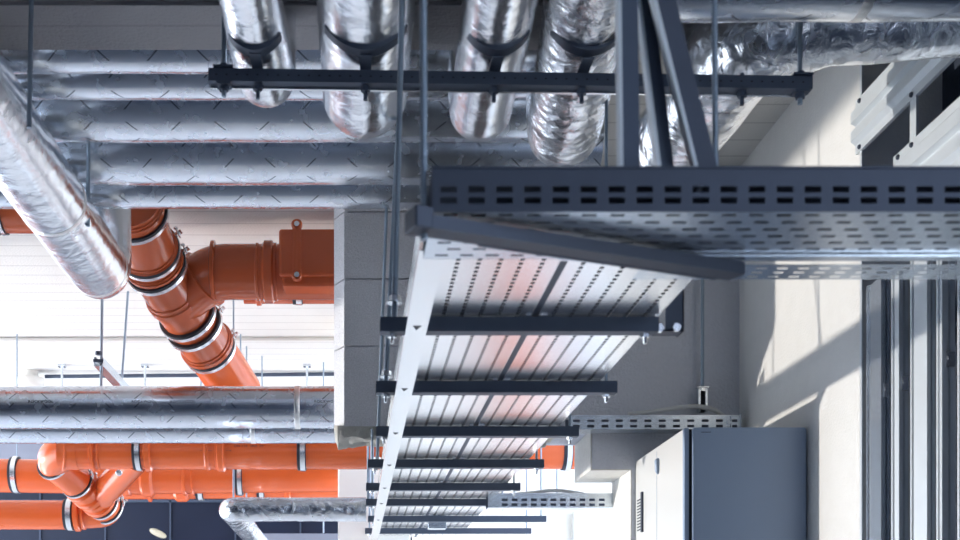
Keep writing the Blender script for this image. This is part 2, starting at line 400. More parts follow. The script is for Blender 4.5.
# printed words on foil and plastic
def wrap_text(txt, size, x, yc, zcn, r, phi, mat, parent, name='printed_text'):
    cu = bpy.data.curves.new('t', 'FONT'); cu.body = txt; cu.size = size; cu.space_character = 1.15
    o = bpy.data.objects.new('t', cu); C.objects.link(o); bpy.context.view_layer.update()
    me = bpy.data.meshes.new_from_object(o.evaluated_get(bpy.context.evaluated_depsgraph_get()))
    bpy.data.objects.remove(o)
    for v in me.vertices:
        a = phi+v.co.y/r; v.co = (x+v.co.x, yc-math.cos(a)*r*1.006, zcn+math.sin(a)*r*1.006)
    me.materials.clear(); me.materials.append(M[mat]); p = bpy.data.objects.new(name, me); C.objects.link(p)
    if parent: p.parent = parent; p.matrix_parent_inverse = Matrix.Translation(-parent.location)
    return p
pipes_ = [o for o in C.objects if o.name.startswith('insulated_pipe')]
pE, pE2 = pipes_[-3], pipes_[-2]
for x in (-1.75, -1.19, -.98, -.20): wrap_text('ROCKWOOL', .021, x, 6.62, zE, .118, .02, 'black', pE)
for x in (-1.17, -.67, -.25): wrap_text('ROCKWOOL', .024, x, 6.92, zE2, .102, -.42, 'black', pE2)

# ------------------------------------------------------------------ clamps, rods, struts
def ring(name, c, t, r, wdt, th, mat, parent=None):
    b = lathe(NB(), c-t.normalized()*wdt/2, t, [(0, r), (.001, r+th), (wdt-.001, r+th), (wdt, r)], 36)
    return put(name, b, mat, parent, True)
def clamp(c, t, r, label, group, bolt=None, wdt=.03, th=.008, rod_to=None, rubber='side'):
    c = Vector(c); t = Vector(t).normalized()
    root = thing('pipe_clamp', c, label, 'pipe clamp', group)
    ring('rubber_lining', c-t*wdt*.15, t, r*1.0, wdt*1.25, th*.55, 'rubber', root)
    ring('band', c, t, r*1.0, wdt*.72, th, 'zinc', root)
    if bolt:
        b = Vector(bolt).normalized(); q = c+b*(r+th+.012)
        s = t.cross(b).normalized()
        bm = NB(); sweep(bm, [q-b*.02, q+b*.022], [(-.012, -.007), (.012, -.007), (.012, .007), (-.012, .007)]); put('ear', bm, 'zinc', root)
        bm = NB(); tube(bm, [q-t*.02-s*.03, q-t*.02+s*.045], .0045, 10); hexnut(bm, q-t*.02+s*.02, s, .011, .01); hexnut(bm, q-t*.02-s*.02, s, .011, .01); put('bolt', bm, 'zinc', root, True)
    if rod_to is not None:
        put('hanging_rod', tube(NB(), [c+Vector((0, 0, r)), Vector((c.x, c.y, rod_to))], .006, 10), 'rod', root, True)
    return root
def rod(a, b, r, label, group='hanging threaded rods', nuts=()):
    a, b = Vector(a), Vector(b); mid = b
    o = thing('threaded_rod', b, label, 'threaded rod', group)
    put('shaft', tube(NB(), [a, b], r, 12), 'rod', o, True)
    t = (b-a).normalized()
    for k in nuts:
        p = a.lerp(b, k); bm = NB(); hexnut(bm, p, t, r*2.1, r*2); lathe(bm, p+t*r*1.2, t, [(0, r*2.8), (r*.4, r*2.8)], 16); put('nut', bm, 'zinc', o)
    return o
def ch(w_, h, t=.003, lip=.007):     # C channel, open side up (u+)
    a, b = w_/2, h
    return [(-a, 0), (a, 0), (a, b), (a-lip, b), (a-lip, b-t), (a-t, b-t), (a-t, t), (-a+t, t), (-a+t, b-t), (-a+lip, b-t), (-a+lip, b), (-a, b)]
# the long strut under the foil pipes
xs0, xs1 = PX(209, DB), PX(810, DB)
zL, zR = PZ(84, DB), PZ(92, DB)
sl = lambda x: zL+(zR-zL)*(x-xs0)/(xs1-xs0)
st = thing('strut_channel', ((xs0+xs1)/2, DB, ZB), 'long dark strut hanging level across the top under the upward-bent foil pipes', 'strut')
put('channel', sweep(NB(), [(xs0, DB, zL), (xs1, DB, zR)], ch(.041, .036), up=Vector((0, 0, 1))), 'strut', st)
bm = NB()
for i in range(58):
    x = xs0+.02+i*.0290
    if x > xs1-.02: break
    box(bm, (x, DB-.0212, sl(x)+.016), (x+.006, DB-.0203, sl(x)+.020))
mk = put('stamped_marks', bm, 'black', st); mk['kind'] = 'stuff'
bm = NB(); sweep(bm, [(xs0+.005, DB+.021, zL+.001), (xs1-.02, DB+.021, zR+.001)], [(-.001, -.006), (.007, -.006), (.007, -.002), (-.001, -.002)]); put('lower_lip', bm, 'zinc', st)
for i, (px, tall) in enumerate(((224, 1), (800, .34))):
    x = PX(px, DB); top = ZC if tall == 1 else PZ(54, DB)
    top = ZL
    rod((x, DB, top), (x, DB, sl(x)-.035), .007, ['thin rod carrying the left end of the long strut', 'short-looking rod carrying the right end of the long strut, beside the big elbow'][i])
    bm = NB(); box(bm, (x-.028, DB-.03, sl(x)+.0365), (x+.028, DB+.03, sl(x)+.042)); hexnut(bm, Vector((x, DB, sl(x)+.048)), Vector((0, 0, 1)), .014, .014); put('nut', bm, 'strut', st)
    bm = NB(); box(bm, (x-.02, DB-.02, sl(x)-.006), (x+.02, DB+.02, sl(x)-.0005)); hexnut(bm, Vector((x, DB, sl(x)-.012)), Vector((0, 0, 1)), .014, .014); put('nut', bm, 'strut', st)
for i, (x, r, z) in enumerate(RUNS):
    c = Vector((x, DB-.10, z)); lab = ['clamp round the smallest foil pipe on the strut', 'dark clamp cradling the broad second foil pipe on the strut', 'clamp and bolt under the third foil pipe on the strut', 'dark clamp cradling the crumpled foil pipe on the strut'][i]
    cl = thing('pipe_clamp', c, lab, 'pipe clamp', 'clamps on the long strut')
    n_ = 18; bm = NB(); rg = []
    for q in range(n_+1):
        a = math.radians(-56+112*q/n_); th_ = .002+.007*math.cos(a*1.5)**2
        rg.append([bm.verts.new((x+math.sin(a)*rr, DB-.10+yy, z-math.cos(a)*rr)) for rr, yy in ((r*.99, -.02), (r+th_, -.02), (r+th_, .02), (r*.99, .02))])
    for q in range(n_):
        for j in range(4): bm.faces.new((rg[q][j], rg[q][(j+1) % 4], rg[q+1][(j+1) % 4], rg[q+1][j]))
    bm.faces.new(rg[0]); bm.faces.new(rg[-1][::-1]); put('band', bm, 'strut', cl, True)
    bm = NB(); xx = x; tube(bm, [(xx, DB, sl(xx)-.04), (xx, DB, sl(xx)+.06)], .006, 10); hexnut(bm, Vector((xx, DB, sl(xx)-.009)), Vector((0, 0, 1)), .014, .014)
    hexnut(bm, Vector((xx, DB, sl(xx)+.045)), Vector((0, 0, 1)), .013, .012)
    box(bm, (xx-.016, DB-.1, sl(xx)+.037), (xx+.016, DB+.012, sl(xx)+.041))
    put('bolt', bm, 'strut', cl, False)
x = PX(742, DB); bm = NB(); tube(bm, [(x, DB, sl(x)-.04), (x, DB, sl(x)+.05)], .006, 10); hexnut(bm, Vector((x, DB, sl(x)-.01)), Vector((0, 0, 1)), .014, .014)
tag(put('bolt', bm, 'strut'), 'bolt poking below the long strut under the big elbow', 'bolt')

# free rods
rod((PX(31.5, 3.6), 3.6, ZL), (PX(29, 3.6), 3.6, PZ(128, 3.6)), .0075, 'thin rod at far left hanging down to the third foil pipe row')
rod((PX(405, 3.09), 3.09, ZL), (PX(394, 3.09), 3.09, EYE+.84), .0075, 'long rod left of the white trays, holding the nearest crossbar', nuts=(.93,))
rod((PX(403, 3.81), 3.84, ZL), (PX(385.5, 3.81), 3.81, EYE+.84), .0075, 'long rod beside it that reaches down to the second crossbar', nuts=(.95,))
rod((PX(389, 5.62), 5.64, ZC), (PX(377, 5.31), 5.31, EYE+.84), .0075, 'rod in front of the block wall end, behind the long rods', nuts=(.98,))
rod((PX(422, 2.02), 2.02, ZL), (PX(424, 2.02), 2.02, EYE+.70), .0062, 'thick blurred rod at the left end of the nearest dark tray')
rod((PX(712, 2.28), 2.28, ZL), (PX(716, 2.28), 2.28, EYE+.76), .0058, 'blurred rod behind the slanted brackets, in front of the big elbow')
rod((PX(90, 4.9), 4.88, ZC), (PX(89, 4.9), 4.88, PZ(228, 4.9)), .008, 'thin rod passing in front of the upright end of the slanting foil pipe')

# ------------------------------------------------------------------ white cable trays running away
ZT = EYE+.85; TX0, TXM, TX1 = .15, .4585, .767; TY0, TY1 = 2.42, 8.6
def long_tray(x0, x1, label):
    o = thing('cable_tray', ((x0+x1)/2, TY0, ZT), label, 'cable tray', 'twin white cable trays')
    wd = x1-x0; rows = 6; sl_ = []
    n = int((TY1-TY0)/.027)
    for k in range(rows):
        v = wd*(k+.75)/(rows+.5)
        for i in range(n): sl_.append((.01+i*.027, .01+i*.027+.0155, v-.0048, v+.0048))
    bm = NB(); plate(bm, (x0, TY0, ZT), (0, 1, 0), (1, 0, 0), TY1-TY0, wd, sl_, .0012)
    put('tray_bottom', bm, 'tray', o)
    for nm, xa, sgn in (('side_rail', x0, 1), ('side_rail', x1, -1)):
        bm = NB(); prof = [(0, 0), (.0018, 0), (.0018, .058), (.010, .058), (.010, .060), (0, .060)]
        pr = [(xa-sgn*a, ZT-.001+b) for a, b in prof]
        A = [bm.verts.new((x, TY0, z)) for x, z in pr]; B = [bm.verts.new((x, TY1, z)) for x, z in pr]
        bm.faces.new(A); bm.faces.new(B[::-1])
        for i in range(6): bm.faces.new((A[i], A[(i+1) % 6], B[(i+1) % 6], B[i]))
        put(nm, bm, 'tray', o)
    return o
long_tray(TX0, TXM-.010, 'white perforated cable tray running away from view, left one of the pair')
long_tray(TXM+.010, TX1, 'white perforated cable tray running away from view, right one of the pair')
k = 0
for x0, x1, side in ((TX0, TXM-.01, 'left'), (TXM+.01, TX1, 'right')):
    wd = x1-x0
    for q in range(6):
        x = x0+wd*(q+.75)/6.5
        o = put('power_cable', tube(NB(), [(x+.004*math.sin(i*1.3+q), TY0+.03+i*.6, ZT+.0195) for i in range(11)], .0175, 10), 'slot_dark', None, True)  # added behind each slot row so the slots look dark
        tag(o, 'added dark cable behind a slot row of the %s white tray, to darken it' % side, 'cable', 'added slot-darkening cables in the %s white tray' % side)
# dark strip standing in for the shade in the gap between the trays
o = put('gap_shade_strip', box(NB(), (TXM-.0085, TY0+.02, ZT+.001), (TXM+.0085, TY1, ZT+.012)), 'strut'); tag(o, 'dark strip standing in for shade in the gap between the two white trays', 'strip')
# crossbars
ys = (326, 388, 432, 464, 487, 502.5, 519, 531)
BL = (380, 376, 376, 368, 366, 366, 368, 365); BR = (657, 616, 578, 543.5, 520, 508, 546, 531)
ordn = ['nearest', 'second', 'third', 'fourth', 'fifth', 'sixth', 'seventh', 'farthest']
for i, y in enumerate(ys):
    d = 994/(VY-y)
    h = .036
    xa, xb = PX(BL[i], d), PX(BR[i], d)
    o = thing('support_bar', ((xa+xb)/2, d, ZT-h), '%s dark crossbar under the white trays' % ordn[i] if i else 'nearest dark crossbar under the white trays, widest in view', 'support bar', 'crossbars under the white trays')
    put('channel', sweep(NB(), [(xa, d, ZT-h-.004), (xb, d, ZT-h-.004)], ch(.041, h), up=Vector((0, 0, 1))), 'strut', o)
    for xx in (xa+.03, xb-.03):
        bm = NB(); hexnut(bm, Vector((xx, d, ZT-h-.010)), Vector((0, 0, 1)), .012, .010)
        tube(bm, [(xx, d, ZT-h-.03), (xx, d, ZT-.02)], .005, 8)
        put('nut', bm, 'zinc', o)
    bm = NB(); box(bm, (TXM-.022, d-.03, ZT-.0038), (TXM-.010, d-.019, ZT-.0005)); put('tray_clip', bm, 'zinc', o); bm = NB(); box(bm, (TXM+.012, d-.03, ZT-.0038), (TXM+.03, d-.018, ZT-.0005)); put('tray_clip', bm, 'zinc', o)
    if i >= 1:
        rod((xb-.03, d, ZL if d < 3.93 else ZC if d < YF or d > YB else z430), (xb-.03, d, ZT-h), .0052, 'rod at the right end of the %s crossbar, mostly hidden by the tray' % ordn[i])
    if i >= 4 or i == 2:
        top = ZC if (d < YF-.05 or d > YB+.05) else z430
        if i == 2: continue
        rod((xa+.03, d, top), (xa+.03, d, ZT-h), .006, 'rod at the left end of the %s crossbar' % ordn[i])
# bracket block at the right end of the nearest crossbar
d = 3.06
bm = NB(); xa, xb = PX(657, d), PX(684, d); z0_, z1_ = PZ(331, d), PZ(286, d)
box(bm, (xa+.022, d, z0_), (xb, d+.004, z1_)); box(bm, (xb-.004, d, z0_), (xb, d+.06, z1_)); box(bm, (xa, d, z0_), (xb, d+.05, z0_+.004))
o = thing('end_bracket', (xb, d, z0_), 'dark upright bracket closing the right end of the nearest crossbar', 'bracket'); put('plate', bm, 'rail', o)
bm = NB(); hexnut(bm, Vector((xa+.004, d-.004, z0_+.006)), Vector((0, 1, 0)), .012, .012); hexnut(bm, Vector((xb-.02, d-.004, z0_+.008)), Vector((0, 1, 0)), .011, .012); put('bolt', bm, 'zinc', o)
# pale strip under the crossbars with triangular holes
zs = ZT-.048
xc = .20*(zs-EYE); o = thing('metal_strap', (xc, TY0, zs), 'pale flat strap under the left ends of the crossbars, with small triangular holes', 'strap')
yend = F*(zs-EYE)/(VY-541)
put('strap', box(NB(), (xc-.026, TY0-.05, zs-.002), (xc+.026, yend, zs)), 'tray', o)
for y in ys[:-1]:
    bm = NB()
    d = 994/(VY-y)*.975
    vv = [bm.verts.new((xc+a, d+b, zs-.0026)) for a, b in ((-.011, -.03), (.011, -.03), (0, .01))]; bm.faces.new(vv)
    put('triangular_hole', bm, 'black', o)

# ------------------------------------------------------------------ nearest dark tray across the view
DN = 2.0; zb = PZ(212, DN); zt = PZ(168, DN); xL = PX(432, DN); xE = XR-.35; DF = 2.235
nt_ = thing('cable_tray', (xL, DN, zb), 'dark perforated cable tray crossing the right half, nearest and out of focus', 'cable tray')
L_ = xE-xL
sl_ = []
for i in range(int(L_/.0467)-0):
    u = .014+i*.0467
    for y in (189.3, 200.5):
        zc_ = PZ(y, DN)-zb
        sl_.append((u, u+.0275, zc_-.0052, zc_+.0052))
sl_ = [s for s in sl_ if s[1] < L_-.01]
bm = NB(); plate(bm, (xL, DN, zb), (1, 0, 0), (0, 0, 1), L_, zt-zb, sl_, .0015); put('side_rail', bm, 'rail', nt_)
sl_ = []
for i in range(int(L_/.0467)):
    for k in range(7):
        u = .02+i*.0467+(.02 if k % 2 else 0); v = .018+k*.031
        if u+.03 < L_: sl_.append((u, u+.026, v, v+.008))
# stagger needs separate strips
bm = NB(); wdt = DF-DN
for k in range(7):
    v0 = k*wdt/7; ss = [(.02+i*.0467+(.02 if k % 2 else 0), .02+i*.0467+(.02 if k % 2 else 0)+.024, .010, .019) for i in range(int(L_/.0467)-1)]
    plate(bm, (xL, DN+v0, zb), (1, 0, 0), (0, 1, 0), L_, wdt/7, ss, .0012)
put('tray_bottom', bm, 'galv', nt_)
bm = NB(); box(bm, (xL, DF, zb), (xE, DF+.0015, zt)); put('side_rail', bm, 'rail', nt_)
bm = NB(); box(bm, (xL, DN-.003, zt-.001), (xE, DN+.012, zt+.002)); put('rolled_edge', bm, 'rail', nt_)
put('lid', box(NB(), (xL, DN+.002, zt-.002), (xE, DF+.012, zt)), 'rail', nt_)  # top plate added to keep the view through the slots dark
bm = NB(); box(bm, (PX(560, DF), DF-.03, zb-.006), (xE, DF-.004, zb-.002)); put('joint_lip', bm, 'galv', nt_)
# cover plate and a strip behind it
bm = NB(); yb0 = DF+.02; plate(bm, (PX(640, 2.28), yb0, zb-.004), (1, 0, 0), (0, 1, 0), xE-PX(640, 2.28), .09, [(.02+i*.04, .02+i*.04+.02, v, v+.007) for i in range(19) for v in (.02, .045, .07)], .001)
tag(put('cover_plate', bm, 'galv'), 'pale perforated strip along the far side of the nearest dark tray', 'metal strip')
# arm
a = P(411, 219, 2.0); b = P(737, 270, 2.25); b.z = a.z = zb-.030
o = thing('tray_bracket', a, 'dark slanted arm under the nearest dark tray, ending in a blunt block at its left', 'bracket')
put('channel', sweep(NB(), [a, b], ch(.045, .022), up=Vector((0, 0, 1))), 'rail', o)
q = (b-a).normalized(); 
bm = NB(); sweep(bm, [a-q*.002, a+q*.031], [(-.024, -.001), (.024, -.001), (.024, .036), (-.024, .036)]); put('end_block', bm, 'rail', o, bevel=.003)
bm = NB(); sweep(bm, [a+q*.14, b-q*.03], [(-.028, -.001), (-.022, -.001), (-.022, .004), (-.028, .004)]); put('lower_lip', bm, 'strut', o)
# three leaning brackets above it
def brace(name_lab, xb, yb_, xt, wpx, d, mat='rail'):
    bot = P(xb, yb_, d); bot.z = zt-.003 if d < DF else bot.z
    s = (xb-xt)/165.0; ytop = VY-F*(ZL-EYE)/d; top = P(xb-s*(yb_-ytop), ytop, d)
    o = thing('brace', bot, name_lab, 'brace', 'slanted braces above the nearest dark tray')
    w2 = wpx/F*d/2
    prof = [(-w2, -.012), (w2, -.012), (w2, .012), (w2-.003, .012), (w2-.003, -.009), (-w2+.003, -.009), (-w2+.003, .012), (-w2, .012)]
    put('channel', sweep(NB(), [bot, top], prof, up=Vector((0, 1, 0))), mat, o)
    return o, bot, top
for lab, xb, xt, wp, d, m_ in (('upright grey brace, leftmost over the nearest dark tray', 630, 628, 17, 2.06, 'strut'),
                        ('thin grey brace leaning slightly, between the other two', 669, 648, 13, 2.12, 'strut'),
                        ('dark brace leaning most steeply, with a bright edge, over the nearest dark tray', 710, 668, 19, 2.08, 'rail')):
    o, bt, tp = brace(lab, xb, 168, xt, wp, d, m_)
    t = (tp-bt).normalized(); w2 = wp/F*d/2
    s, u = frame_of(t, Vector((0, 1, 0)))
    side = s if s.x < 0 else -s
    bm = NB(); sweep(bm, [bt+side*(w2+.003)+Vector((0, -.012, 0)), tp+side*(w2+.003)+Vector((0, -.012, 0))], [(-.003, -.004), (.003, -.004), (.003, .02), (-.003, .02)], up=Vector((0, 1, 0))); put('edge_lip', bm, 'alu', o)

# ------------------------------------------------------------------ slotted trays by the far wall
def wall_tray(xa, xb, yt, yb_, d, label, th=.10, pitch=11.15, sw=6.6, rows=(.36, .76), first=4):
    za, zb_ = PZ(yb_, d), PZ(yt, d); X0, X1 = PX(xa, d), PX(xb, d); s = d/F; H = zb_-za
    o = thing('cable_tray', (X0, d, za), label, 'cable tray')
    sl_ = []
    n = int((xb-xa-first-8)/pitch)+1
    for i in range(n):
        for rr in rows: sl_.append(((first+i*pitch)*s, (first+i*pitch+sw)*s, H*(1-rr)-.0065, H*(1-rr)+.0065))
    put('side_rail', plate(NB(), (X0, d, za), (1, 0, 0), (0, 0, 1), X1-X0, H, sl_, .0015), 'galv', o)
    bm = NB(); box(bm, (X0, d, za), (X1, d+th, za+.0015)); put('tray_bottom', bm, 'galv', o)
    bm = NB(); box(bm, (X0, d+th, za), (X1, d+th+.0015, zb_)); put('back_rail', bm, 'rail', o)
    bm = NB(); box(bm, (X0, d-.002, zb_), (X1, d+.012, zb_+.002)); put('rolled_edge', bm, 'zinc', o)
    return o, X1, za, zb_
o, X1, za, zb_ = wall_tray(569, 741, 415.5, 429.5, 5.76, 'slotted grey tray against the shaded wall, just above the electrical cabinet', pitch=14.3, sw=6.8)
bm = NB(); box(bm, (X1-.004, 5.755, za-.003), (X1, 5.86, zb_+.01)); box(bm, (X1-.05, 5.752, za), (X1-.045, 5.756, zb_)); hexnut(bm, Vector((X1-.06, 5.754, (za+zb_)/2)), Vector((0, 1, 0)), .01, .008); put('end_plate', bm, 'galv', o)
o, X1, za2, zb2 = wall_tray(488, 613, 493.5, 507.5, 6.30, 'slotted grey tray lower down, seen through the bright opening', pitch=9.7, sw=5.6, rows=(.45, .80), first=14)
# cables over the trays
pts = [P(628, 414.5, 5.80), P(655, 411.5, 5.80), P(680, 407.5, 5.80), P(700, 406.8, 5.80), P(714, 410, 5.80), P(722, 415.5, 5.80), P(728, 421, 5.80)]
def smooth_curve(p, n=6):
    out = []
    for i in range(len(p)-1):
        p0, p1, p2, p3 = p[max(i-1, 0)], p[i], p[i+1], p[min(i+2, len(p)-1)]
        for k in range(n):
            t = k/n; out.append(.5*((2*p1)+(-p0+p2)*t+(2*p0-5*p1+4*p2-p3)*t*t+(-p0+3*p1-3*p2+p3)*t**3))
    out.append(p[-1]); return out
tag(put('power_cable', tube(NB(), smooth_curve(pts), .0115, 10), 'cable', None, True), 'grey cable arching over the slotted tray on the shaded wall', 'cable')
pts = [P(500, 495.5, 6.36), P(530, 493, 6.36), P(552, 490.5, 6.36), P(572, 492, 6.36), P(592, 496, 6.36)]
tag(put('power_cable', tube(NB(), smooth_curve(pts), .010, 10), 'cable', None, True), 'grey cable bulging over the lower slotted tray in the bright opening', 'cable')
# wall rod and its channel
o = rod((PX(702.5, 5.84), 5.84, ZC), (PX(702.5, 5.84), 5.84, PZ(391, 5.84)), .0085, 'rod in front of the shaded wall, ending in a small bracket over the slotted tray')
o = thing('wall_bracket', P(702, 410, 5.84), 'small slotted bracket on the shaded wall at the foot of the rod', 'bracket')
bm = NB(); X = PX(702.5, 5.84); box(bm, (X-.022, 5.83, PZ(412, 5.84)), (X-.012, 5.862, PZ(389, 5.84))); box(bm, (X+.012, 5.83, PZ(412, 5.84)), (X+.022, 5.862, PZ(389, 5.84))); put('side_plate', bm, 'galv', o)
bm = NB(); box(bm, (X-.012, 5.858, PZ(412, 5.84)), (X+.012, 5.862, PZ(389, 5.84))); put('slot', bm, 'black', o)
bm = NB(); hexnut(bm, Vector((X, 5.84, PZ(390, 5.84))), Vector((0, 0, 1)), .018, .014); box(bm, (X-.028, 5.825, PZ(388, 5.84)), (X+.028, 5.862, PZ(388, 5.84)+.004)); put('nut', bm, 'zinc', o)

# ------------------------------------------------------------------ electrical cabinet
cy0, cy1 = 5.06, YF-.002; cxl = PX(635.5, YF); cxr = XR-.004; ctop = EYE+.956; 
cb = thing('electrical_cabinet', ((cxl+cxr)/2, (cy0+cy1)/2, 0), 'large electrical cabinet, front coloured as shaded and side as sunlit, standing in the corner of the far wall', 'electrical cabinet')
bm = box(NB(), (cxl, cy0, .0), (cxr, cy1, ctop)); put('body', bm, 'cabside', cb, bevel=.004)
bm = box(NB(), (cxl+.0, cy0-.028, .05), (cxl+.018, cy0-.001, ctop)); put('front_frame', bm, 'cab', cb)
bm = box(NB(), (cxl+.020, cy0-.020, .05), (cxr, cy0-.001, ctop-.004)); put('door_gap_shade', bm, 'black', cb)  # black strip standing in for the shade in the gap beside the door
bm = NB(); xa = cxl+.030; poly = []
for cx, cz, a0 in ((xa+.012, .08, PI), (cxr-.014, .08, 1.5*PI), (cxr-.014, ctop-.012, 0), (xa+.012, ctop-.012, .5*PI)):
    for k in range(6): a = a0+k*PI/10; poly.append((cx+.012*math.cos(a), cz+.012*math.sin(a)))
prism_xz(bm, poly, cy0-.045, cy0-.021); dr = put('door', bm, 'cab', cb, bevel=.003)
bm = NB(); z = ctop-.022; box(bm, (xa+.035, cy0-.0456, z), (xa+.075, cy0-.0448, z+.003)); put('embossed_mark', bm, 'rail', dr)
# side panel seam, handle and vent on the sunlit-toned side
f = lambda x: (cxl)*F/(x-VX)
ysm = f(656.8); bm = box(NB(), (cxl-.0008, ysm-.0015, .05), (cxl+.001, ysm+.0015, ctop-.02)); put('panel_seam', bm, 'cab', cb)
yh = f(658.6); bm = NB(); lathe(bm, Vector((cxl-.004, yh, PZ(474, yh))), Vector((0, 0, 1)), [(0, .004), (.012, .012), (.06, .015), (.066, .010), (.072, .004)], 14); put('handle', bm, 'cab', cb, True)
va, vb = f(637.5), f(643.5); bm = NB()
for k in range(11):
    zz = PZ(499, 5.8)-.012*k*1.15*1.05; box(bm, (cxl-.002, vb+.03, zz-.005), (cxl+.001, va-.0, zz+.001))
put('vent_slots', bm, 'black', cb)
bm = box(NB(), (cxl-.010, vb-.0, PZ(532, 5.75)), (cxl+.001, vb+.02, PZ(492, 5.75))); put('hinge_bar', bm, 'rail', cb)

# ------------------------------------------------------------------ aluminium framing on the right
def girt(z0, z1, label, dn=1.6, df=None, xo=0):
    df = df or d862+.03; H = z1-z0
    o = thing('wall_rail', (XR+xo, df, z0), label, 'metal rail', 'ribbed rails on the right wall')
    # ribbed profile (x outward toward room = smaller x, z)
    pr = [(0, 0), (-.012, .0), (-.012, H*.16), (-.030, H*.24), (-.030, H*.42), (-.012, H*.47), (-.012, H*.53), (-.030, H*.58), (-.030, H*.78), (-.012, H*.86), (-.012, H), (0, H)]
    bm = NB(); A = [bm.verts.new((XR+xo+x, dn, z0+z)) for x, z in pr]; B = [bm.verts.new((XR+xo+x, df, z0+z)) for x, z in pr]
    bm.faces.new(A); bm.faces.new(B[::-1]); n = len(pr)
    for i in range(n): bm.faces.new((A[i], A[(i+1) % n], B[(i+1) % n], B[i]))
    put('profile', bm, 'alu', o)
    for dd in (df-.04, 4.06, 3.6, 3.0):
        for zz in (z0+H*.07, z1-H*.07):
            put('bolt', lathe(NB(), Vector((XR+xo-.012, dd, zz)), Vector((-1, 0, 0)), [(0, .009), (.004, .009), (.008, .006)], 12), 'rail', o, True)
    return o
girt(EYE+1.885, EYE+2.085, 'upper ribbed aluminium rail on the right wall, slanting to the top right corner')
girt(EYE+1.52, EYE+1.745, 'lower ribbed aluminium rail on the right wall, just above the nearest dark tray', df=4.2)
o = put('tie_bar', box(NB(), (XR-.010, 4.035, EYE+1.72), (XR-.002, 4.08, EYE+1.90)), 'alu'); tag(o, 'short upright bar tying the two ribbed rails together', 'bar')
d = d862
o = put('edge_flashing', box(NB(), (XR-.006, d-.012, 0), (XR, d+.006, ZC)), 'alu'); tag(o, 'thin pale strip up the edge of the sunlit right wall', 'metal strip')
studs = [((866, 881), 890), ((891, 899), 908), ((910, 927), 935), ((936, 942), 955), ((957, 966), 978), ((982, 990), 1004), ((1010, 1022), 1034)]
nm = ['leftmost upright metal stud, next to the sunlit wall', 'second upright metal stud from the sunlit wall', 'third upright metal stud, with a wide bright face', 'fourth upright metal stud from the sunlit wall', 'upright metal stud at the right edge of the view', 'upright metal stud just past the right edge', 'upright metal stud beyond the right edge']
for i, ((xa, xm), xb) in enumerate(studs):
    dn = XR*F/(xm-VX); df = XR*F/(xa-VX); wx = (xb-VX)/F*dn-XR; df -= .002
    ztop = EYE+1.34+.012*i if i else PZ(276, dn)
    o = thing('metal_stud', (XR+wx/2, (dn+df)/2, 0), nm[i], 'metal stud', 'upright studs on the right wall')
    m = min(.010, (df-dn)*.3)
    # C stud seen from its web: rib along the bright face
    pr = [(XR, df), (XR, df-m), (XR+.006, df-m*1.3), (XR+.006, dn+m*1.3), (XR, dn+m), (XR, dn), (XR+wx*.45, dn), (XR+wx*.5, dn+.01), (XR+wx*.6, dn+.01), (XR+wx*.65, dn), (XR+wx, dn), (XR+wx, df)]
    bm = NB(); A = [bm.verts.new((x, y, 0)) for x, y in pr]; B = [bm.verts.new((x, y, ztop)) for x, y in pr]
    bm.faces.new(A); bm.faces.new(B[::-1])
    for k in range(len(pr)): bm.faces.new((A[k], A[(k+1) % len(pr)], B[(k+1) % len(pr)], B[k]))
    put('profile', bm, 'galv' if i in (0,) else 'alu', o)
    yb_ = {0: 389, 1: 382, 3: 358}.get(i)
    if yb_:
        bm = NB(); zz = PZ(yb_, dn); xx = XR+wx*.7; box(bm, (XR+wx*.3, dn-.004, zz-.03), (XR+wx, dn, zz+.02)); lathe(bm, Vector((xx-wx*.2, dn-.004, zz)), Vector((0, -1, 0)), [(0, .006), (.005, .006)], 12); put('fixing_clip', bm, 'zinc', o)

# ------------------------------------------------------------------ upper orange drain
def socket(c, t, r, parent, mat, wdt=.10, th=.014, name='socket'):
    b = lathe(NB(), c-t*wdt/2, t, [(0, r), (.004, r+th*.5), (wdt*.25, r+th*.5), (wdt*.30, r+th), (wdt*.62, r+th), (wdt*.68, r+th*.45), (wdt*.95, r+th*.4), (wdt, r)], 36); return put(name, b, mat, parent, True)
def rib(c, t, r, parent, mat, wdt=.025, th=.012, name='socket_rib'):
    b = lathe(NB(), c-t*wdt/2, t, [(0, r), (wdt*.2, r+th), (wdt*.8, r+th), (wdt, r)], 36); return put(name, b, mat, parent, True)
A = P(130, 200, 5.97); K = P(152, 262, 6.5); B = P(238, 392, 7.6); rA = .150
AX = fillet([A, K, B], 1.2, 8)
dirv = (B-K).normalized(); dirA = (K-A).normalized()
up = thing('drain_pipe', B, 'thick brick-orange drain pipe slanting down behind the foil pipe, with a side branch', 'drain pipe')
pf = lambda s: along(AX, min(max(s, 0), .9999))[0]
df_ = lambda s: along(AX, min(max(s, 0), .9999))[1]
def s_at(y):     # parameter on the axis whose picture height is y
    lo, hi = 0, 1
    for _ in range(40):
        m = (lo+hi)/2; p = pf(m); yy = VY-F*(p.z-EYE)/p.y
        if yy < y: lo = m
        else: hi = m
    return lo
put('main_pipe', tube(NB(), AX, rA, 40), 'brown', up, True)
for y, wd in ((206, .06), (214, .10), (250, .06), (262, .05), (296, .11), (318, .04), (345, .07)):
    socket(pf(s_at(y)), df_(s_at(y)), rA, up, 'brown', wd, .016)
put('lower_pipe', tube(NB(), [pf(s_at(352)), B+dirv*.002], rA*1.01, 40), 'orange', up, True)
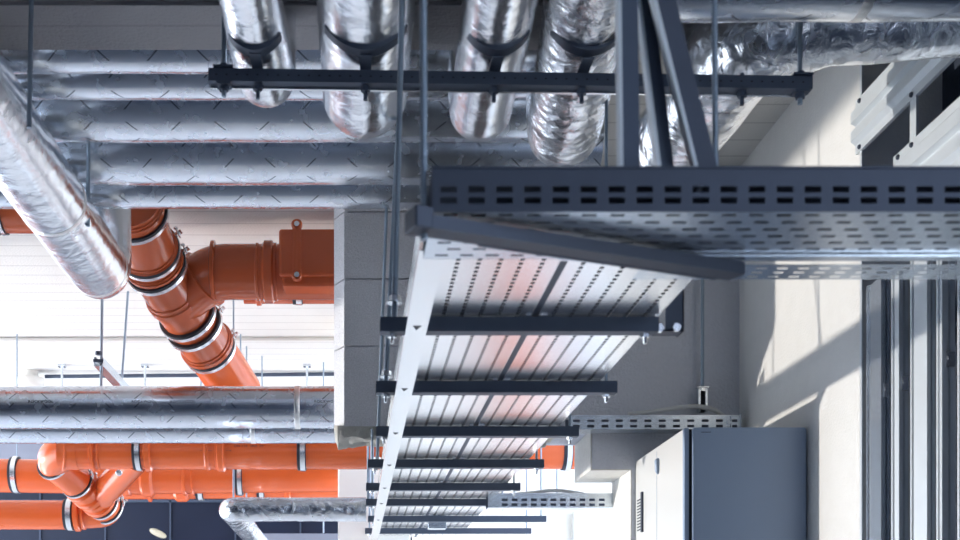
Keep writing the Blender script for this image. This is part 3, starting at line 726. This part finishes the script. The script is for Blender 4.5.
# branch
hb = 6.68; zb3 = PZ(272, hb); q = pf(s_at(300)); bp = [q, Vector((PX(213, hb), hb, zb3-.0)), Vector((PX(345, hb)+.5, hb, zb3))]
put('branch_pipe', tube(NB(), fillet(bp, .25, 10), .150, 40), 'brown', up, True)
X_ = Vector((1, 0, 0))
for px, wd, th in ((214, .03, .018), (269, .07, .018), (258, .02, .005), (276, .02, .006)): rib(Vector((PX(px, hb), hb, zb3)), X_, .150, up, 'brown', wd, th)
rib(q.lerp(bp[1], .75), (bp[1]-q).normalized(), .150, up, 'brown', .03, .016)
# inspection box
db_ = hb-.215; x0, x1 = PX(279, db_), PX(335, db_)+.5; zt3, zb4 = PZ(229, db_), PZ(276, db_)
bm = NB(); box(bm, (x0+.015, db_+.02, zb4-.05), (x1, hb, zt3-.04)); bx_ = put('inspection_box', bm, 'brown', up, bevel=.015)
bm = NB(); box(bm, (x0, db_-.01, zb4), (x1, db_+.03, zt3)); put('lid', bm, 'brown', bx_, bevel=.014)
bm = NB(); xs_ = PX(297, db_); box(bm, (xs_-.024, db_-.028, zb4-.03), (xs_+.024, db_-.010, zt3+.01)); box(bm, (xs_-.008, db_-.034, zb4-.03), (xs_+.008, db_-.028, zt3+.01)); put('lid_strap', bm, 'brown', bx_, bevel=.006)
for yy in (226, 276.5):
    bm = NB(); lathe(bm, Vector((xs_, db_-.006, PZ(yy, db_))), Vector((0, -1, 0)), [(0, .030), (.02, .030), (.028, .024)], 20); put('lid_boss', bm, 'brown', bx_, True)
    bm = NB(); lathe(bm, Vector((xs_, db_-.034, PZ(yy, db_))), Vector((0, -1, 0)), [(0, .014), (.005, .014), (.006, .007)], 12); put('screw', bm, 'zinc', bx_, True)
# thin pipe behind it
dd = 7.35; rr = .075; z = zc(dd, rr, 304)
o = thing('drain_pipe', (PX(250, dd), dd, z), 'thin brick-orange pipe showing just under the inspection box', 'drain pipe')
put('pipe', tube(NB(), [(PX(244, dd), dd, z), (PX(400, dd), dd, z)], rr, 28), 'brown', o, True)
rib(Vector((PX(259, dd), dd, z)), X_, rr, o, 'brown', .04, .012)
clamp((PX(299, dd), dd, z), X_, rr, 'bright clamp on the thin pipe under the inspection box', 'clamps on brick-orange pipes', rod_to=ZC, wdt=.05)
# clamps on the slanted pipe: bolts point right
for k, y in enumerate((214, 252, 268, 316, 326, 350)):
    c = pf(s_at(y)); lab = ['uppermost clamp on the slanted brick-orange pipe, just under the foil row', 'clamp on the slanted brick-orange pipe above its branch, upper of a close pair', 'clamp on the slanted brick-orange pipe above its branch, lower of a close pair',
        'first clamp below the branch on the slanted orange pipe', 'second clamp below the branch on the slanted orange pipe', 'lowest clamp on the slanted orange pipe, at its bright lower length'][k]
    clamp(c, df_(s_at(y)), rA+.014 if k < 5 else rA+.004, lab, 'clamps on the slanted pipe', bolt=Vector((1, -.2, .55)), wdt=.034, th=.010)
# stub of pipe at the far left
dd = 6.3; z = zc(dd, .14, 234)
o = thing('drain_pipe', (-2.0, dd, z), 'dark brick-orange pipe stub at the left edge behind the slanting foil pipe', 'drain pipe')
put('pipe', tube(NB(), [(-2.6, dd, z), (PX(62, dd), dd, z)], .14, 32), 'brown', o, True); rib(Vector((PX(-6, dd), dd, z)), X_, .14, o, 'brown', .03, .012)
clamp((PX(3, dd), dd, z), X_, .142, 'dark clamp on the pipe stub at the left edge', 'clamps on brick-orange pipes', wdt=.03, rod_to=None)

# ------------------------------------------------------------------ lower orange drains
O1 = thing('drain_pipe', P(60, 455, 7.5), 'bright orange drain pipe running level under the foil pipes, elbowed at its left end', 'drain pipe')
dO = 7.5; rO = .107; zO = zc(dO, rO, 469.5)
Lf = Vector((PX(60, dO), dO, zO)); Rt = Vector((PX(620, dO), dO, zO+.0))
corner = Vector((PX(42, dO), dO, zO)); dgn = P(112, 512, 8.25)
put('pipe', tube(NB(), [Lf, Rt], rO, 36), 'orange', O1, True)
put('elbow', tube(NB(), fillet([Lf+X_*.12, corner, corner.lerp(dgn, .45)], .13, 14), rO*1.03, 36), 'orange', O1, True)
dg = (dgn-corner).normalized()
put('diagonal_pipe', tube(NB(), [corner.lerp(dgn, .3), corner.lerp(dgn, .93)], rO*.98, 36), 'orange', O1, True)
for t, wd, th in ((.55, .05, .014), (.66, .05, .016), (.72, .05, .012), (.80, .04, .014)): rib(corner.lerp(dgn, t), dg, rO, O1, 'orange', wd, th)
for px, wd, th in ((94, .03, .014), (100, .015, .006), (149, .05, .016), (217, .02, .006), (221.5, .055, .016), (208, .03, .006)): rib(Vector((PX(px, dO), dO, zO)), X_, rO, O1, 'orange', wd, th)
s, u = Lf.lerp(corner, .2), None
rib(Lf+X_*.02, Vector((1, .35, 0)).normalized(), rO*1.02, O1, 'orange', .02, .010)
# 45 degree branch
br0 = Vector((PX(136, dO), dO+.02, zO-.03)); br1 = corner.lerp(dgn, .78)
put('branch_pipe', tube(NB(), [br0, br1], rO*.86, 32), 'orange', O1, True)
bm = NB(); lathe(bm, P(119, 472.5, 7.42), (P(119, 480, 7.3)-P(119, 472.5, 7.42)), [(0, .02), (.008, .02), (.012, .014)], 16)
put('cap', bm, 'zinc', O1, True)
# lower-left run
P4r = P(72, 514.5, 8.22); zc4 = P4r.z
O2 = thing('drain_pipe', (PX(60, 8.22), 8.22, zc4), 'bright orange pipe entering low at the left edge, ending at the diagonal fitting', 'drain pipe')
r4 = .100
put('pipe', tube(NB(), [Vector((-3.2, 8.22, zc4+.0)), P(70, 515, 8.22)], r4, 36), 'orange', O2, True)
put('elbow', tube(NB(), fillet([P(66, 515, 8.22), dgn+Vector((.0, 0, 0)), corner.lerp(dgn, .7)], .06, 12), r4*1.02, 36), 'orange', O2, True)
for px, wd, th in ((66, .02, .006), (78, .045, .016), (84, .02, .006)): rib(Vector((PX(px, 8.22), 8.22, zc4)), X_, r4, O2, 'orange', wd, th)
wrap_text('DN 110  SN4  PP', .022, -.72, dO, zO, rO+.001, .12, 'rubber', O1); wrap_text('xxx', .026, -.17, dO, zO, rO+.001, .42, 'rubber', O1)
wrap_text('--  - ---- -   ----  ---x', .02, -.93, dO, zO, rO+.001, -.12, 'rubber', O1)
# second and third runs behind
dS = 8.95; rS = .125; zS = zc(dS, rS, 494.5)
O3 = thing('drain_pipe', (PX(150, dS), dS, zS), 'darker orange pipe running level just behind the bright orange one', 'drain pipe')
put('pipe', tube(NB(), [(-3.6, dS, zS+.03), (PX(130, dS), dS, zS), (PX(337, dS)+.03, dS, zS+.02)], rS, 36), 'orange', O3, True)
for px, wd, th in ((148, .10, .020), (193, .02, .008), (185, .03, .008), (128, .05, .014)): rib(Vector((PX(px, dS), dS, zS)), X_, rS, O3, 'orange', wd, th)
dQ = 9.6; rQ = .11; zQ = zc(dQ, rQ, 499.5)
O4 = thing('drain_pipe', (PX(200, dQ), dQ, zQ), 'orange pipe farthest back, only its underside showing below the darker one', 'drain pipe')
put('pipe', tube(NB(), [(PX(120, dQ), dQ, zQ-.0), (PX(337, dQ)+.1, dQ, zQ+.01)], rQ, 32), 'orange', O4, True)
for px, wd in ((182, .12), (288, .05), (150, .03)): rib(Vector((PX(px, dQ), dQ, zQ)), X_, rQ, O4, 'orange', wd, .02)
# clamps
def vclamp(x, d, z, r, label, g, **k): return clamp((PX(x, d), d, z), X_, r, label, g, **k)
G = 'clamps on the lower orange pipes'
c = vclamp(139.5, dO, zO, rO, 'wide bright clamp on the bright orange pipe near its left elbow', G, wdt=.042, th=.012)
c = vclamp(303, dO, zO, rO, 'bright clamp with a nut above it, on the bright orange pipe left of the trays', G, wdt=.045, th=.012, rod_to=zO+rO+.06)
c = vclamp(567, dO, zO, rO, 'bright clamp on the orange pipe stretch right of the trays', G, wdt=.045, th=.012, rod_to=ZC)
vclamp(71, 8.22, zc4, r4, 'bright clamp on the low orange pipe at lower left', G, wdt=.05, th=.012)
vclamp(17, dS, zS+.02, rS, 'dark ring clamp on the darker orange pipe near the left edge', G, wdt=.05, th=.014, rod_to=ZC)
vclamp(240.5, dS, zS, rS, 'blue-grey clamp on the darker orange pipe below the middle', G, wdt=.045, th=.012, rod_to=ZC)
for px, lab in ((201, 'dark clamp on the farthest orange pipe, left one'), (262, 'dark clamp on the farthest orange pipe, right one')): vclamp(px, dQ, zQ, rQ, lab, G, wdt=.05, th=.012, rod_to=ZC)
for t, lab in ((.16, 'thin black ring where the elbow meets the diagonal orange pipe'), (.48, 'black ring with a bolt across the diagonal orange pipe')):
    clamp(corner.lerp(dgn, t), dg, rO*1.05 if t < .2 else rO*1.01, lab, G, bolt=(1, -.3, .4) if t > .3 else None, wdt=.022, th=.008)
for t, lab in ((.86, 'upper of two blue-grey rings at the end of the diagonal fitting'), (.94, 'lower of two blue-grey rings at the end of the diagonal fitting')):
    clamp(corner.lerp(dgn, t), dg, rO*1.0, lab, G, bolt=(1, -.2, .4), wdt=.022, th=.009)
# rods near the low foil pipe
for (x, d, yb_, lab) in ((233.5, 7.75, 501, 'thin pale rod that carries the low foil pipe at its elbow'), (246.5, 9.3, 500, 'thin rod between the orange pipes and the low foil pipe'), (323.5, 9.8, 533, 'thin rod against the dark windows left of the white pillar'),
                         (368, 6.50, 500, 'pale rod in front of the white pillar, left one'), (557, 8.2, 500, 'thin rod in the bright opening, left one'), (541, 8.0, 494, 'thin rod in the bright opening, right of the trays')):
    rod((PX(x, d), d, ZC if (d > 6.7) else (PZ(432, d) if x > 336 else zE2-.10)), (PX(x, d), d, PZ(yb_, d)), .006, lab)

# ------------------------------------------------------------------ under the bright ceiling
dC = 2.36*F/(VY-376.5)
o = thing('conduit', (PX(100, dC), dC, ZC-.05), 'dark conduit running level below the bright ceiling, ending at the round lamp', 'conduit')
put('tube', tube(NB(), [(PX(45, dC), dC, PZ(376.5, dC)), (PX(352, dC), dC, PZ(374, dC))], .016, 10), 'strut', o, True)
for px in (62, 145, 307):
    bm = NB(); dq = dC-.25; tube(bm, [(PX(px, dq), dq, ZC), (PX(px, dq), dq, PZ(393, dq))], .010, 8); box(bm, (PX(px, dq)-.03, dq-.03, ZC-.02), (PX(px, dq)+.03, dq+.03, ZC))
    tag(put('ceiling_stub', bm, 'galv', None, False), 'short rod hanging from the bright ceiling, ' + {62: 'left one beside the round lamp', 145: 'middle one right of the square strut end', 307: 'right one near the block wall end'}[px], 'rod', 'short ceiling rods')
dl = 10.1
o = thing('ceiling_lamp', P(30, 376, dl), 'round white bulkhead lamp on the bright ceiling above the large foil pipe', 'ceiling lamp')
bm = NB(); c = P(31, 381, dl); 
lathe(bm, Vector((c.x, c.y, c.z-.07)), Vector((0, 0, 1)), [(0, .03), (.008, .08), (.03, .105), (.07, .115), (.095, .11), (.10, .09)], 28); put('diffuser', bm, 'lamp', o, True)
bm = NB(); lathe(bm, Vector((c.x, c.y, c.z+.03)), Vector((0, 0, 1)), [(0, .06), (ZC-c.z-.03, .06)], 24); put('base', bm, 'lamp', o, True)
bm = NB()
for k in range(6): box(bm, (c.x-.05+k*.016, c.y-.065, c.z-.078+.006), (c.x-.043+k*.016, c.y-.05, c.z-.05))
put('vent_slots', bm, 'strut', o)
dW = 2.38*F/(VY-340)
tag(put('conduit', tube(NB(), [(-3.6, dW, PZ(340, dW)), (PX(345, dW), dW, PZ(338.5, dW))], .018, 12), 'lamp', None, True), 'white conduit fixed along the bright ceiling', 'conduit')
# strut stub with rods
dz = 7.3
o = thing('strut_channel', P(101, 362, dz), 'short strut end hanging on thin rods under the bright ceiling', 'strut')
c0 = P(98.5, 361.5, dz); c1 = c0+Vector((.02, 1.0, 0))
put('channel', sweep(NB(), [c0, c1], [(-.028, -.028), (.028, -.028), (.028, .028), (.014, .028), (.014, .022), (.022, .022), (.022, -.022), (-.022, -.022), (-.022, .022), (-.014, .022), (-.014, .028), (-.028, .028)]), 'galv', o)
bm = NB(); box(bm, (c0.x-.03, c0.y-.01, c0.z-.005), (c0.x+.03, c0.y+.0, c0.z+.012)); hexnut(bm, c0+Vector((0, 0, .05)), Vector((0, 0, 1)), .02, .02); put('nut', bm, 'strut', o)
rod((PX(102.5, 7.35), 7.35, ZC), (PX(101, 7.35), 7.35, PZ(392, 7.35)), .0095, 'rod that carries the short strut end below the round end of the foil pipe')
rod((PX(128, 7.9), 7.9, ZC), (PX(121, 7.9), 7.9, PZ(392, 7.9)), .0085, 'thin leaning rod right of the short strut end')
# oval lamp in the dark
a = P(150, 529.5, 12.9); b = P(166, 537, 12.9)
o = put('wall_lamp', tube(NB(), [a.lerp(b, t) for t in (0, .1, .3, .5, .7, .9, 1)], .036, 16, True, (.35, .75, 1, 1.05, 1, .75, .35)), 'oval', None, True); tag(o, 'small pale oval lamp against the dark windows at the bottom left', 'lamp')
# rail low behind the foil pipe
tag(put('window_ledge', box(NB(), (PX(250, 12.4), 12.35, PZ(541, 12.4)), (PX(338, 12.4), 12.7, PZ(534, 12.4))), 'backwall'), 'pale ledge low in front of the dark windows, left of the white pillar', 'ledge')
# red pipe in the opening
tag(put('red_pipe', tube(NB(), [P(562, 485.5, 9.585), P(586, 486, 9.585)], .0115, 10), 'red', None, True), 'short thin red pipe in the bright opening left of the cabinet wall', 'pipe')
tag(put('red_pipe', tube(NB(), [P(530, 484.2, 9.59), P(566, 484, 9.59)], .005, 10), 'red', None, True), 'very thin red line-like pipe higher up in the bright opening', 'pipe')
# junction box on the trays' far crossbar
dj = 7.4
bm = box(NB(), P(428, 529, dj)-Vector((0, .03, 0)), P(446, 519, dj)+Vector((0, .05, 0))); o = put('junction_box', bm, 'galv', None, bevel=.004); tag(o, 'small grey box hanging under the far end of the white trays', 'junction box')

# orange pipe length standing on the floor beyond the opening; the photo shows it mirrored in the trays
for x_, hh, rr_, lab in ((1.30, 1.30, .17, 'thick'),):
    o = thing('spare_pipe', (x_, 9.4, 0), lab+' red-orange pipe length standing upright beyond the opening, mirrored in the white trays', 'drain pipe')
    put('pipe', lathe(NB(), Vector((x_, 9.42, 0)), Vector((0, 0, 1)), [(0, rr_), (hh, rr_)], 32), 'orange', o, True)
    put('socket', lathe(NB(), Vector((x_, 9.42, hh-.14)), Vector((0, 0, 1)), [(0, rr_), (.01, rr_+.015), (.13, rr_+.015), (.14, rr_+.004)], 32), 'orange', o, True)
